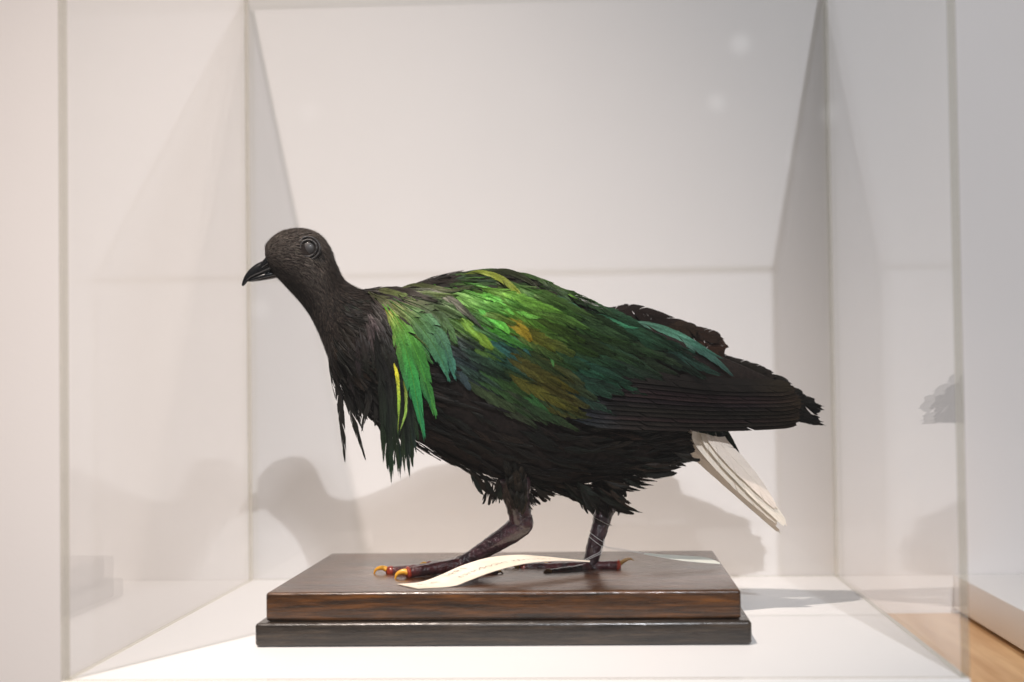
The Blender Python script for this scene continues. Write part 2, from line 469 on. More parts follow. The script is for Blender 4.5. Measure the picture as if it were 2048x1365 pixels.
def feather_geo(P, N, W, kind, cs, rng, nb=22, split=0.5, camber=0.18, slant=None, shaft=None, shaft_w=0.035, asym=1.0, even=0.0):
    """P spine control points, N normal control vectors, W half width; barbs grouped into clumps with splits"""
    V, Fc, Co = [], [], []
    L = sum((P[i+1]-P[i]).length for i in range(len(P)-1))
    if slant is None: slant = min(0.34, 1.5*W/L + 0.05)
    def S(u):
        if u <= 1: return catmull(P, u)
        return catmull(P, 1) + (catmull(P, 1)-catmull(P, .97)).normalized()*L*(u-1)
    def frame(u):
        uu = min(u, .995)
        T = (catmull(P, min(1, uu+.02))-catmull(P, max(0, uu-.02))).normalized()
        n = catmull(N, uu); n = (n - T*n.dot(T)).normalized()
        return T, n, n.cross(T)
    def colr(u):
        u = min(max(u, 0), 1)
        for i in range(len(cs)-1):
            if u <= cs[i+1][0]:
                f = (u-cs[i][0])/max(1e-6, cs[i+1][0]-cs[i][0])
                return Vector(cs[i][1]).lerp(Vector(cs[i+1][1]), f)
        return Vector(cs[-1][1])
    RR = (0.0, 0.5, 1.0)
    for s in (-1, 1):
        left = 0; off = 0; lift = 0; shade = 1; wmul = 1
        ws = W*(asym if s < 0 else (2-asym))
        for i in range(nb):
            if left <= 0:
                left = rng.randint(2, 5)
                off = rng.uniform(-1, 1)*split*0.05
                lift = rng.uniform(-1, 1)*W*0.10*split
                shade = 1+rng.uniform(-.18, .18)*(1-even)
                wmul = 1-rng.random()*0.22*split
            left -= 1
            u0 = 0.02+0.98*i/nb; u1 = 0.02+0.98*(i+1.25)/nb
            b0 = len(V)
            for q, ub in ((0, u0), (1, u1)):
                for r in RR:
                    u = ub + slant*(r**1.15) + off*r
                    # the vane narrows to the tip: barbs that start late reach less far out
                    wv = ws*prof(kind, ub+slant*0.55*r)*wmul*(1+rng.uniform(-.05, .05)*r*split)
                    if ub >= .97: wv *= 0.5
                    u = min(u, 1.0+0.05*(1-abs(r-0)))
                    T, n, B = frame(u)
                    p = S(u) + B*(s*wv*r) - n*(camber*W*r*r) + n*(lift*r) - n*(q*W*0.05*(1-even))
                    V.append(p)
                    Co.append(colr(u)*shade*(1.0-0.08*q*(1-even)))
            for r in range(2):
                f = (b0+r, b0+r+1, b0+4+r, b0+3+r)
                Fc.append(f if s > 0 else tuple(reversed(f)))
    # the shaft: a fine raised ridge
    m = 7
    sc_ = shaft
    b0 = len(V)
    for i in range(m+1):
        u = i/m*0.97
        T, n, B = frame(u)
        h = W*shaft_w*(1-u*.8)+2e-5
        for k, (db, dn) in enumerate(((-1, 0.4), (0, 1.6), (1, 0.4))):
            V.append(S(u)+B*h*db+n*h*dn)
            Co.append(Vector(sc_) if sc_ else colr(u)*0.8)
    for i in range(m):
        for k in range(2):
            Fc.append((b0+i*3+k, b0+(i+1)*3+k, b0+(i+1)*3+k+1, b0+i*3+k+1))
    return V, Fc, Co

class Acc:
    def __init__(s): s.V, s.F, s.C = [], [], []
    def add(s, g):
        o = len(s.V)
        s.V += g[0]; s.F += [tuple(i+o for i in f) for f in g[1]]; s.C += g[2]
    def build(s, name, mat, parent):
        return obj(name, mesh(name, s.V, s.F, s.C), mat, parent)

def lay(pxs, lift0, lift1, tree=None, Yfall=None, dy=0.0):
    """spine through photo pixels, laid on the bird's surface and lifted from it towards the tip"""
    P, N = [], []
    lastY, lastN = None, None
    snapped = []
    for x, y in pxs:                       # keep spines on the back, not in the air above it
        if y < 720 and x < 1300:
            for q in range(10):
                if surf(x, y-4, tree)[0] is not None: break
                if surf(x, y+40, tree)[0] is None: break
                y += 4
        snapped.append((x, y))
    pxs = snapped
    hits = [surf(x, y, tree) for x, y in pxs]
    for i, (x, y) in enumerate(pxs):
        u = i/(len(pxs)-1)
        l = lift0+(lift1-lift0)*u
        h, n = hits[i]
        if h is None:
            Y = (lastY if lastY is not None else (Yfall if Yfall is not None else -.03+turn(x))) + dy*u
            h = at0(x, y, Y); n = lastN or Vector((0, -1, 0.15))
            P.append(h); N.append(n.normalized())
        else:
            if lastY is not None and h.y > lastY+0.02: h = at0(x, y, lastY+0.012)   # hang free over an edge
            n = (n*0.6+Vector((0, -0.4, 0.05))).normalized()
            P.append(h+n*l); N.append(n)
        lastY, lastN = P[-1].y, N[-1]
    return P, N

def jit(c, rng, a=0.12, h=0.06):
    k = 1+rng.uniform(-a, a)
    return tuple(max(0.0005, v*k*(1+rng.uniform(-h, h))) for v in c)

def mute(c, k=0.02, g=1.03):
    m = (c[0]+c[1]+c[2])/3
    return tuple(max(.0008, (v*(1-k)+m*k)*g) for v in c)
# ---- colour and flow fields over the wing and back (photo positions of the patches)
COL = [((880, 590), (62, 70, 48)), ((905, 560), (96, 108, 36)), ((950, 553), (108, 120, 36)), ((985, 560), (126, 140, 40)), ((1030, 565), (52, 60, 34)),
       ((1070, 565), (48, 62, 34)), ((1120, 590), (60, 92, 40)), ((1180, 625), (56, 76, 48)), ((920, 615), (66, 84, 58)), ((960, 640), (78, 116, 52)),
       ((1000, 605), (84, 146, 56)), ((1010, 655), (74, 156, 44)), ((955, 685), (92, 132, 40)), ((1045, 640), (90, 138, 44)), ((1060, 665), (130, 112, 28)),
       ((1000, 695), (44, 92, 88)), ((930, 715), (56, 72, 76)), ((1035, 712), (50, 104, 98)), ((905, 690), (62, 60, 62)), ((1110, 690), (66, 96, 32)),
       ((1150, 650), (56, 88, 42)), ((1190, 690), (62, 86, 40)), ((1090, 640), (84, 124, 48)), ((1140, 735), (38, 78, 56)), ((1205, 745), (34, 80, 62)),
       ((1080, 760), (96, 84, 22)), ((1130, 795), (100, 92, 26)), ((985, 765), (58, 96, 50)), ((1040, 780), (56, 100, 48)), ((995, 800), (66, 60, 54)),
       ((1100, 825), (42, 66, 42)), ((1250, 690), (48, 76, 44)), ((1300, 715), (46, 62, 40)), ((1350, 690), (46, 76, 58)), ((1400, 700), (56, 98, 84)),
       ((1440, 730), (54, 86, 74)), ((1250, 755), (42, 62, 48)), ((1180, 790), (40, 66, 58)), ((1330, 745), (36, 38, 30)), ((950, 745), (44, 60, 58)),
       ((1240, 640), (50, 82, 56)), ((1300, 665), (48, 88, 66))]
def colour_at(x, y, rng):
    x += rng.gauss(0, 9); y += rng.gauss(0, 7)
    acc = Vector((0, 0, 0)); ws = 0
    for (a, b), c in COL:
        d2 = ((x-a)*0.8)**2+(y-b)**2
        k = 1/(d2+120)**2.2
        acc += Vector(lin(c))*k; ws += k
    return tuple(acc/ws)
FLOW = [((850, 580), (1, .14)), ((950, 565), (1, .18)), ((1050, 575), (1, .38)), ((1150, 620), (1, .50)), ((900, 640), (1, .55)), ((1000, 640), (1, .58)),
        ((960, 720), (1, .62)), ((900, 720), (1, .60)), ((1080, 700), (1, .60)), ((1000, 780), (1, .70)), ((1100, 790), (1, .55)), ((1200, 720), (1, .48)),
        ((1300, 690), (1, .46)), ((1400, 710), (1, .50)), ((1250, 640), (1, .52))]
def flow_at(x, y):
    acc = Vector((0, 0)); ws = 0
    for (a, b), c in FLOW:
        k = 1/((x-a)**2+(y-b)**2+400)**1.5
        acc += Vector(c).normalized()*k; ws += k
    return (acc/ws).normalized()

# ---- (1) contour plumage all over the trunk, too many and too soft to pick apart: one soft mass
rng = random.Random(11)
plum = Acc()
def body_frame(s, th):
    p = body_pt(s, th)
    ds = (body_pt(min(1, s+.006), th)-body_pt(max(0, s-.006), th))
    dt = (body_pt(s, th+.05)-body_pt(s, th-.05))
    n = ds.cross(dt).normalized()
    c = (catmull(topP, s)+catmull(botP, s))/2
    if n.dot(p-c) < 0: n = -n
    return p, ds.normalized(), n
for i in range(1700):
    s = rng.uniform(0.40, 0.985)
    th = rng.uniform(0, 2*math.pi)
    p, T, n = body_frame(s, th)
    back = math.cos(th)
    Lf = rng.uniform(.016, .028)*(1.15 if back < -.2 else 1)
    Wf = rng.uniform(.0020, .0038)
    if back > 0.35 and s > .56:
        c = lin(rng.choice(((50, 72, 38), (40, 60, 40), (62, 90, 40), (40, 40, 32))))
    elif back > -0.15:
        c = lin(rng.choice(((24, 22, 18), (26, 32, 23), (30, 25, 20))))
    else:
        c = lin(rng.choice(((20, 18, 15), (26, 21, 17), (18, 18, 15), (34, 26, 20), (22, 24, 19))))
    belly = max(0, -back)
    out = n*(Lf*rng.uniform(.04, .12)*(0.25 if back > .3 else 1)+belly*Lf*rng.uniform(0, .10))
    side = n.cross(T)*rng.uniform(-.25, .25)
    T2 = (T+side).normalized()
    if back > .75: p = p-n*.0012
    P = [p+n*.0004, p+T2*Lf*.5+n*.0012+out*.5, p+T2*Lf+out]
    q = [n, n, n]
    c = jit(c, rng, .25, .08)
    plum.add(feather_geo(P, q, Wf, 'contour', [(0, tuple(v*.7 for v in c)), (1, c)], rng, nb=10, split=2.0, camber=.2, shaft_w=.05))
# loose ragged fringe along belly, vent and thighs
fringe = [((1005, 965), (985, 1002)), ((1020, 975), (1012, 1008)), ((1046, 975), (1072, 1012)), ((1060, 975), (1090, 1002)), ((1110, 972), (1165, 1002)), ((1125, 975), (1182, 1015)),
          ((1150, 975), (1188, 1002)), ((1170, 975), (1192, 1030)), ((1180, 975), (1205, 1025)), ((1250, 955), (1300, 968)), ((1270, 950), (1345, 942)), ((1275, 940), (1338, 930)), ((1290, 945), (1328, 948)),
          ((1230, 962), (1275, 968)), ((1330, 915), (1378, 922)), ((1340, 905), (1385, 912)), ((1210, 965), (1262, 975)), ((1300, 935), (1360, 925)), ((1090, 975), (1140, 990)), ((960, 945), (985, 985)),
          ((1195, 985), (1252, 1008)), ((1205, 1000), (1262, 1022)), ((1215, 985), (1246, 1018))]
for (x0, y0), (x1, y1) in fringe:
    for r in range(6):
        Y = rng.uniform(-.03, .025)
        jx, jy = rng.uniform(-16, 16), rng.uniform(-8, 8)
        a = at(x0+jx-10, y0+jy-10, Y); b = at(x1+jx*1.1+rng.uniform(-6, 6), y1+jy+rng.uniform(-6, 4), Y+rng.uniform(-.006, .006))
        mid = (a+b)/2+Vector((0, 0, -.0015))
        n = Vector((rng.uniform(-.4, .4), -1, rng.uniform(-.3, .3))).normalized()
        c = jit(lin(rng.choice(((25, 24, 19), (32, 27, 21), (28, 32, 24), (44, 35, 27)))), rng, .2)
        plum.add(feather_geo([a, mid, b], [n]*3, rng.uniform(.0014, .0032), 'hackle', [(0, c), (1, c)], rng, nb=10, split=2.6, camber=.1, shaft_w=.06))
pl = plum.build('contour_plumage', M_black, bird); pl['kind'] = 'stuff'

# fine down on head and neck
down = Acc()
rng = random.Random(5)
for i in range(19000):
    s = rng.uniform(0.015, 0.47)
    th = rng.uniform(0, 2*math.pi)
    p, T, n = body_frame(s, th)
    e = at(616, 497, -.016)
    if (p-e).length < .0062: continue
    L_ = rng.uniform(.0016, .0034)*(1+s*2.0)
    Bn = n.cross(T)
    T2 = (T+Bn*rng.uniform(-.3, .3)+n*rng.uniform(.08, .42)).normalized()
    wd = rng.uniform(.00011, .00026)*(1+1.5*s)
    slate = max(0, min(1, (.34-s)/.12))*max(0, min(1, (math.cos(th)+.45)/.7))     # slate-grey cap, top light also painted into its paler tone; black neck
    c = jit(lin(rng.choice(((42, 37, 34), (28, 25, 23), (56, 49, 44), (34, 29, 26)))), rng, .3, .05)
    c2 = jit(lin(rng.choice(((80, 74, 69), (60, 55, 51), (98, 90, 84), (66, 60, 55)))), rng, .25, .04)
    c = tuple(a_*(1-slate)+b_*slate for a_, b_ in zip(c, c2))
    down.add(([p-Bn*wd, p+Bn*wd, p+T2*L_], [(0, 1, 2)], [c, c, c]))
dn = down.build('head_down', M_down, bird); dn['kind'] = 'stuff'

def put(name, geo, mat, parent):
    return obj(name, mesh(name, geo[0], geo[1], geo[2]), mat, parent)

# ---- (2) flight feathers of the near wing
rng = random.Random(21)
NF = 11
for k in range(NF):
    f = k/(NF-1)
    yb = 738+f*100; ymid = 757+f*92; yt = 772+f*72
    xb = 1135+40*abs(f-.5)
    xt = 1600-14*abs(f-.55)*2+rng.uniform(-5, 5)
    xb -= 25
    pxs = [(xb, yb), (xb+180, ymid-2), (1440, ymid*.4+yt*.6+3), (xt, yt)]
    Y0 = [-.0585, -.0545, -.0400, -.0240]
    lift = (NF-k)*0.00022
    P = [at(x, y, Y-lift) for (x, y), Y in zip(pxs, Y0)]
    N = [Vector((0, -1, .44)).normalized()]*4
    c = jit(lin(rng.choice(((31, 25, 26), (36, 27, 28), (27, 23, 21)))), rng, .28)
    c0 = jit(lin((42, 50, 56)), rng, .1); ct = jit(lin((38, 30, 22)), rng, .12)
    g = feather_geo(P, N, 15*PXM, 'flight', [(0, c0), (.22, c), (.8, c), (1, ct)], rng, nb=60, split=.22, camber=.04, slant=.05, shaft=tuple(v*.45 for v in c), asym=1.0)
    put('flight_feather', g, M_black, wing)
# primary tips beyond the secondaries
for (a, b, c_, d, Y, wd) in (((1380, 800), (1480, 800), (1570, 800), (1644, 812), -.010, 15), ((1400, 815), (1500, 818), (1585, 824), (1648, 850), -.013, 11), ((1400, 826), (1500, 832), (1580, 834), (1636, 846), -.015, 10),
                            ((1380, 785), (1480, 783), (1560, 785), (1612, 792), -.008, 14), ((1400, 838), (1480, 843), (1560, 840), (1622, 838), -.016, 9), ((1380, 790), (1490, 795), (1575, 810), (1628, 832), -.012, 12)):
    P = [at(x, y, Y-.008+.004*i) for i, (x, y) in enumerate((a, b, c_, d))]
    c = jit(lin((20, 19, 17)), rng, .15)
    put('flight_feather', feather_geo(P, [Vector((0, -1, .25)).normalized()]*4, wd*PXM*1.1, 'tail', [(0, c), (1, c)], rng, nb=60, split=.8, camber=.2, slant=.07), M_black, wing)

# ---- (3) coverts, scapulars and back feathers of the near side, laid row by row from tail to head
rng = random.Random(33)
cover = []
TOPL = [(840, 585), (900, 556), (960, 543), (1050, 549), (1120, 572), (1200, 614), (1300, 655), (1400, 692), (1470, 745)]
BOTL = [(840, 640), (890, 740), (940, 790), (1000, 835), (1080, 845), (1150, 835), (1200, 790), (1300, 745), (1400, 735), (1470, 752)]
def edge_y(L, x):
    for (a, b), (c, d) in zip(L, L[1:]):
        if a <= x <= c: return b+(d-b)*(x-a)/(c-a)
    return L[0][1] if x < L[0][0] else L[-1][1]
x = 1400
while x > 850:
    y0, y1 = edge_y(TOPL, x)+10, edge_y(BOTL, x)-12
    step = 26 if x > 1150 else 22
    y = y0+rng.uniform(0, step*.6)
    while y < y1:
        cover.append((x+rng.uniform(-12, 12), y+rng.uniform(-4, 4)))
        y += step*rng.uniform(.8, 1.15)
    x -= 34 if x > 1150 else 30
for (cx, cy) in cover:
    d = flow_at(cx, cy)
    d = Vector((d.x, d.y+rng.uniform(-.10, .10))).normalized()
    big = min(1, max(0, (cx-900)/450))
    Lp = rng.uniform(135, 195)*(1+.15*big); Wp = rng.uniform(12, 17)*(1+.10*big)
    hx, hy = cx-d.x*Lp*.64, cy-d.y*Lp*.58
    tx, ty = cx+d.x*Lp*.36, cy+d.y*Lp*.36
    b = rng.uniform(-5, 5)
    mx1, my1 = (hx*2+tx)/3-d.y*b, (hy*2+ty)/3+d.x*b
    mx2, my2 = (hx+tx*2)/3-d.y*b, (hy+ty*2)/3+d.x*b
    for q in range(6):
        if surf(tx+d.x*3, ty-3)[0] is not None: break
        tx, ty = tx-d.x*12, ty-d.y*12+3
    else: continue
    if surf(hx, hy)[0] is None or surf(mx1, my1)[0] is None: continue
    mx2, my2 = (mx1+tx)/2, (my1+ty)/2
    l = rng.uniform(-.0006, .0010)
    P, N = lay([(hx, hy), (mx1, my1), (mx2, my2), (tx, ty)], .0010+l, (.0050 if cx < 1060 else .0078)+l)
    if max(abs(P[i].y-P[i+1].y) for i in range(3)) > .03: continue
    c = mute(jit(colour_at(cx, cy, rng), rng, .15, .05))
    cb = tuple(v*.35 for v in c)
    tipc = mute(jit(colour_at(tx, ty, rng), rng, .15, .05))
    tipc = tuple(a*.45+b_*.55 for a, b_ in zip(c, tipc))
    hl = rng.random()
    if hl < .26: tipc = tuple(v*1.5 for v in tipc)
    elif hl < .36: c, tipc = tuple(v*.5 for v in c), tuple(v*.6 for v in tipc)
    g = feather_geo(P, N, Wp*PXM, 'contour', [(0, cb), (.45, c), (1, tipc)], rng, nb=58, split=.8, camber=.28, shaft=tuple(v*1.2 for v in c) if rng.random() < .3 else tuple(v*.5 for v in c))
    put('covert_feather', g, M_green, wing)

# accents that stand out one by one: (spine px, half width px, colours base..tip, lift)
ACC = [
    ([(960, 548), (1000, 562), (1030, 585), (1052, 612)], 11, ((70, 78, 30), (128, 132, 40), (112, 126, 40)), .005),
    ([(985, 545), (1020, 548), (1060, 572), (1088, 602)], 12, ((22, 22, 16), (18, 18, 14), (26, 26, 18)), .0055),
    ([(1030, 548), (1060, 556), (1085, 575), (1108, 602)], 8, ((46, 64, 30), (58, 84, 44), (84, 112, 70)), .006),
    ([(1095, 566), (1118, 578), (1135, 590), (1152, 606)], 6, ((50, 80, 30), (110, 160, 50), (100, 150, 60)), .006),
    ([(1130, 605), (1150, 622), (1172, 638), (1194, 652)], 10, ((50, 66, 52), (56, 110, 80), (64, 150, 108)), .006),
    ([(1205, 636), (1230, 650), (1250, 658), (1272, 662)], 7, ((48, 66, 52), (66, 140, 100), (66, 150, 112)), .006),
    ([(1210, 618), (1235, 632), (1255, 640), (1278, 646)], 7, ((60, 96, 60), (80, 150, 96), (70, 130, 100)), .006),
    ([(1300, 650), (1350, 668), (1395, 690), (1440, 722)], 12, ((40, 62, 50), (66, 112, 92), (72, 122, 108)), .005),
    ([(1380, 695), (1410, 710), (1435, 730), (1462, 754)], 11, ((44, 70, 60), (70, 110, 98), (60, 84, 80)), .005),
    ([(940, 590), (975, 600), (1005, 612), (1028, 632)], 14, ((52, 84, 40), (88, 160, 60), (110, 186, 72)), .005),
    ([(960, 620), (985, 640), (1005, 655), (1018, 670)], 13, ((50, 84, 40), (84, 170, 60), (110, 200, 72)), .0062),
    ([(1000, 610), (1030, 622), (1055, 632), (1082, 640)], 12, ((50, 90, 40), (90, 170, 60), (120, 190, 76)), .006),
    ([(985, 655), (1010, 668), (1040, 690), (1060, 712)], 17, ((60, 84, 40), (60, 118, 112), (52, 112, 112)), .005),
    ([(1010, 640), (1030, 652), (1048, 668), (1062, 684)], 16, ((88, 100, 30), (140, 124, 26), (150, 128, 28)), .0066),
    ([(925, 640), (950, 665), (970, 685), (985, 700)], 15, ((60, 84, 40), (110, 146, 40), (126, 150, 40)), .0058),
    ([(900, 675), (930, 700), (965, 730), (990, 745)], 17, ((66, 60, 62), (60, 72, 76), (64, 88, 92)), .0045),
    ([(890, 690), (915, 730), (930, 760), (940, 780)], 15, ((56, 56, 58), (62, 78, 82), (66, 84, 92)), .0040),
    ([(1050, 730), (1085, 755), (1120, 785), (1160, 812)], 22, ((60, 66, 26), (112, 92, 22), (108, 100, 26)), .0056),
    ([(1120, 715), (1160, 735), (1200, 755), (1240, 770)], 22, ((40, 66, 40), (34, 82, 62), (34, 88, 72)), .0050),
    ([(985, 750), (1010, 775), (1035, 800), (1060, 825)], 16, ((56, 52, 46), (66, 62, 56), (64, 62, 56)), .0050),
    ([(1000, 730), (1035, 765), (1070, 800), (1105, 835)], 18, ((44, 80, 46), (60, 118, 62), (44, 90, 52)), .0054),
    ([(1060, 690), (1085, 700), (1100, 715), (1105, 735)], 7, ((60, 110, 50), (84, 160, 76), (70, 130, 70)), .0066),
    ([(850, 585), (895, 600), (935, 630), (968, 662)], 10, ((46, 40, 38), (86, 78, 76), (44, 38, 38)), .0062),
    ([(830, 575), (870, 582), (905, 588), (948, 580)], 8, ((26, 22, 18), (22, 22, 16), (30, 34, 22)), .0058),
]
for pts, wd, cs3, l in ACC:
    (x0_, y0_), (x3_, y3_) = pts[0], pts[-1]
    pts = [(x0_-(x3_-x0_)*.35, y0_-(y3_-y0_)*.30)]+list(pts)
    P, N = lay(pts, l*.35, l)
    wd *= .82
    amb = colour_at((x0_+x3_)/2, (y0_+y3_)/2, rng)
    c = [mute(tuple(.62*a_+.38*b_ for a_, b_ in zip(jit(lin(c_), rng, .06, .04), amb))) for c_ in cs3]
    put('covert_feather', feather_geo(P, N, wd*PXM, 'contour', [(0, c[0]), (.5, c[1]), (1, c[2])], rng, nb=30, split=.7, camber=.2, shaft=tuple(v*1.5 for v in c[1]), shaft_w=.03), M_green, wing)

# ---- (4) hackles: long narrow feathers fanning from the neck
rng = random.Random(44)
def hackle(pts, wd, cs3, l0=.0018, l1=.005, mat=None, Y=None, tree=None, nb=38, split=1.0):
    if Y is None:
        P, N = lay(pts, l0, l1, tree=tree or bvh)
    else:
        P = [at(x, y, Y[0]+(Y[1]-Y[0])*i/(len(pts)-1)) for i, (x, y) in enumerate(pts)]
        N = [Vector((rng.uniform(-.3, .3), -1, .1)).normalized()]*len(pts)
    c = [jit(lin(c_), rng, .10, .06) for c_ in cs3]
    k = len(c)-1
    put('hackle_feather', feather_geo(P, N, wd*PXM, 'hackle', [(i/k, c[i]) for i in range(k+1)], rng, nb=nb, split=split, camber=.18, slant=.10,
        shaft=tuple(v*1.7 for v in c[1]), shaft_w=.05), mat or M_green, body)
BLK, BRN, DGR = (23, 20, 18), (35, 29, 25), (30, 40, 30)
# fan param t: 0 on the nape (pointing back), 1 at the throat (hanging)
def fan(n, t0, t1, Lr, wr, pick, layer, seed):
    r_ = random.Random(seed)
    for i in range(n):
        t = t0+(t1-t0)*(i+r_.uniform(-.3, .3))/max(1, n-1)
        bx = catn([715, 738, 745, 730, 700, 668], t); by = catn([577, 585, 605, 650, 700, 735], t)
        bx += r_.uniform(-8, 8); by += r_.uniform(-6, 6)
        ang = catn([8, 20, 42, 66, 82, 86], t)+r_.uniform(-6, 6)
        Lh = r_.uniform(*Lr)
        end = catn([14, 34, 62, 82, 92, 90], t)+r_.uniform(-5, 5)
        pts = [(bx, by)]
        for q in range(1, 4):
            a = math.radians(ang+(end-ang)*(q-.5)/3)
            bx += math.cos(a)*Lh/3; by += math.sin(a)*Lh/3
            pts.append((bx, by))
        hackle(pts, r_.uniform(*wr), pick(t, r_), .0012+layer, .0040+layer)
def pick_under(t, r):
    if t < .3: return r.choice(((BRN, (58, 52, 40), (70, 84, 44)), (BRN, (48, 44, 38), (52, 66, 40)), (BLK, (34, 32, 28), (40, 40, 32)), (BRN, (70, 84, 50), (88, 120, 56))))
    if t < .55: return r.choice((((70, 66, 36), (76, 104, 50), (70, 130, 72)), (BRN, (50, 56, 40), (54, 84, 52)), (BLK, (36, 34, 30), (44, 52, 40))))
    return r.choice(((BLK, (34, 30, 28), (30, 34, 28)), (BRN, (38, 38, 33), (32, 44, 30)), (BLK, (28, 26, 25), (26, 28, 24))))
def pick_over(t, r):
    if t < .35: return r.choice((((34, 28, 25), (44, 38, 34), (56, 54, 44)), ((38, 32, 28), (56, 50, 44), (70, 76, 54)), (BLK, (36, 31, 28), (40, 36, 30)), ((40, 36, 28), (72, 80, 44), (84, 108, 50))))
    return r.choice(((BLK, (40, 36, 34), (34, 36, 30)), (BLK, (34, 31, 29), (30, 32, 28)), ((44, 38, 38), (58, 50, 52), (40, 40, 36))))
fan(20, 0.0, .80, (140, 190), (9, 12), pick_under, .0008, 1)
fan(16, 0.05, .55, (110, 160), (8, 10), pick_over, .0022, 2)
fan(18, 0.45, .80, (66, 100), (6, 9), pick_over, .0020, 3)
G1, G2, G3 = (106, 92, 34), (80, 122, 48), (56, 158, 104)
for pts, wd, cs3, l in (
    ([(768, 618), (802, 668), (826, 745), (853, 868)], 13, (G1, G2, (64, 150, 74), G3), .0075),
    ([(775, 622), (806, 690), (828, 770), (846, 830)], 13, ((104, 96, 40), (84, 130, 54), (60, 140, 84), (60, 158, 120)), .0068),
    ([(778, 618), (818, 672), (848, 742), (874, 828)], 12, ((96, 92, 38), (80, 132, 52), (72, 146, 66), (84, 170, 84)), .0064),
    ([(790, 640), (826, 700), (850, 765), (864, 812)], 11, ((80, 80, 36), (72, 118, 50), (64, 130, 70), (60, 150, 90)), .0058),
    ([(782, 610), (835, 650), (876, 705), (900, 762)], 13, ((86, 82, 38), (70, 104, 56), (70, 120, 82), (74, 146, 118)), .0066),
    ([(790, 606), (848, 640), (890, 694), (912, 758)], 12, ((76, 76, 38), (66, 96, 56), (70, 112, 84), (76, 140, 124)), .0060),
    ([(800, 604), (850, 622), (890, 650), (918, 690)], 12, ((60, 56, 36), (66, 84, 50), (72, 104, 62)), .0058),
    ([(786, 640), (800, 690), (812, 730), (818, 770)], 8, ((60, 54, 36), (60, 72, 44), (54, 80, 56)), .0050)):
    hackle(pts, wd*1.3, cs3, .0062, l+.001)
for pts, wd, cs3 in (
    ([(781, 700), (793, 745), (798, 800), (796, 868)], 3.6, ((84, 84, 34), (170, 162, 30), (120, 150, 36), (70, 96, 50))),
    ([(800, 740), (811, 780), (811, 825), (800, 862)], 3.2, ((60, 60, 30), (96, 110, 40), (104, 140, 46), (84, 110, 44)))):
    hackle(pts, wd, cs3, Y=(-.044, -.060))
# dark green bunch hanging below the breast
for tx, ty, bx, by in ((766, 922, 742, 660), (776, 938, 748, 652), (783, 966, 752, 670), (796, 946, 757, 660), (800, 952, 764, 690), (809, 942, 768, 700), (819, 952, 775, 705), (826, 934, 780, 715), (832, 905, 786, 730), (836, 880, 790, 740), (790, 930, 760, 720), (812, 920, 778, 720)):
    hackle([(bx, by), (bx+(tx-bx)*.42+8, by+(ty-by)*.34), ((bx+2*tx)/3+7, by+(ty-by)*.68), (tx, ty)], rng.uniform(8, 10.5),
           ((24, 22, 20), (29, 29, 26), (29, 38, 28), rng.choice(((28, 54, 30), (36, 54, 48), (32, 50, 26)))), .003, .006, Y=(-.043, -.047-rng.uniform(0, .006)))
# black streamers in front of the breast
for pts, wd, Y in (
    ([(664, 715), (676, 780), (684, 850), (690, 924)], 7, (-.014, -.016)), ([(676, 728), (692, 790), (710, 852), (731, 920)], 7, (-.016, -.020)),
    ([(716, 640), (736, 715), (738, 790), (723, 862)], 9, (-.030, -.036)), ([(724, 690), (742, 750), (752, 800), (750, 852)], 8, (-.030, -.034)),
    ([(712, 740), (735, 800), (758, 850), (776, 892)], 5, (-.014, -.010)), ([(690, 730), (712, 775), (728, 800), (742, 832)], 7, (-.016, -.018)),
    ([(740, 745), (752, 790), (760, 815), (768, 842)], 7, (-.030, -.034)), ([(700, 735), (728, 790), (752, 838), (772, 870)], 5, (-.006, -.002)),
    ([(680, 700), (700, 760), (716, 800), (722, 835)], 8, (-.022, -.026)), ([(666, 700), (672, 745), (680, 790), (688, 840)], 6, (.004, .006)),
    ([(672, 715), (690, 770), (706, 815), (726, 862)], 6, (.008, .012))):
    hackle(pts, wd, (BLK, (30, 27, 24), (26, 25, 20)), Y=Y, mat=M_black, split=.9)

# ---- (5) far wing: dark ragged feathers rising behind the back
rng = random.Random(55)
for pts, wd, Y, c in (
    ([(1120, 645), (1210, 630), (1275, 622), (1392, 664)], 22, .030, (26, 19, 15)), ([(1180, 650), (1260, 640), (1330, 648), (1394, 660)], 22, .026, (36, 25, 18)), ([(1280, 662), (1350, 656), (1400, 664), (1440, 676)], 18, .024, (32, 22, 16)), ([(1360, 705), (1430, 716), (1490, 730), (1530, 744)], 16, .019, (24, 20, 16)),
    ([(1180, 675), (1290, 665), (1380, 674), (1452, 692)], 26, .024, (40, 27, 19)), ([(1240, 700), (1340, 695), (1410, 700), (1448, 708)], 24, .020, (34, 24, 17)),
    ([(1250, 700), (1380, 716), (1480, 734), (1548, 754)], 20, .018, (26, 21, 17)), ([(1280, 720), (1400, 735), (1500, 750), (1578, 766)], 20, .016, (24, 20, 16)),
    ([(1300, 740), (1420, 752), (1520, 768), (1606, 790)], 20, .012, (22, 19, 16)), ([(1300, 760), (1440, 772), (1550, 788), (1630, 806)], 18, .008, (18, 17, 15)),
    ([(1320, 780), (1450, 795), (1560, 805), (1642, 818)], 16, .004, (17, 16, 15)), ([(1320, 800), (1450, 812), (1560, 822), (1640, 842)], 15, .002, (17, 16, 15))):
    P = [at(x, y, Y+.012-.006*i) for i, (x, y) in enumerate(pts)]
    cc = jit(lin(c), rng, .12)
    put('flight_feather', feather_geo(P, [Vector((0, -.75, .65)).normalized()]*4, wd*PXM, 'flight', [(0, cc), (1, cc)], rng, nb=64, split=.45, camber=.2, slant=.07), M_black, wing_far)
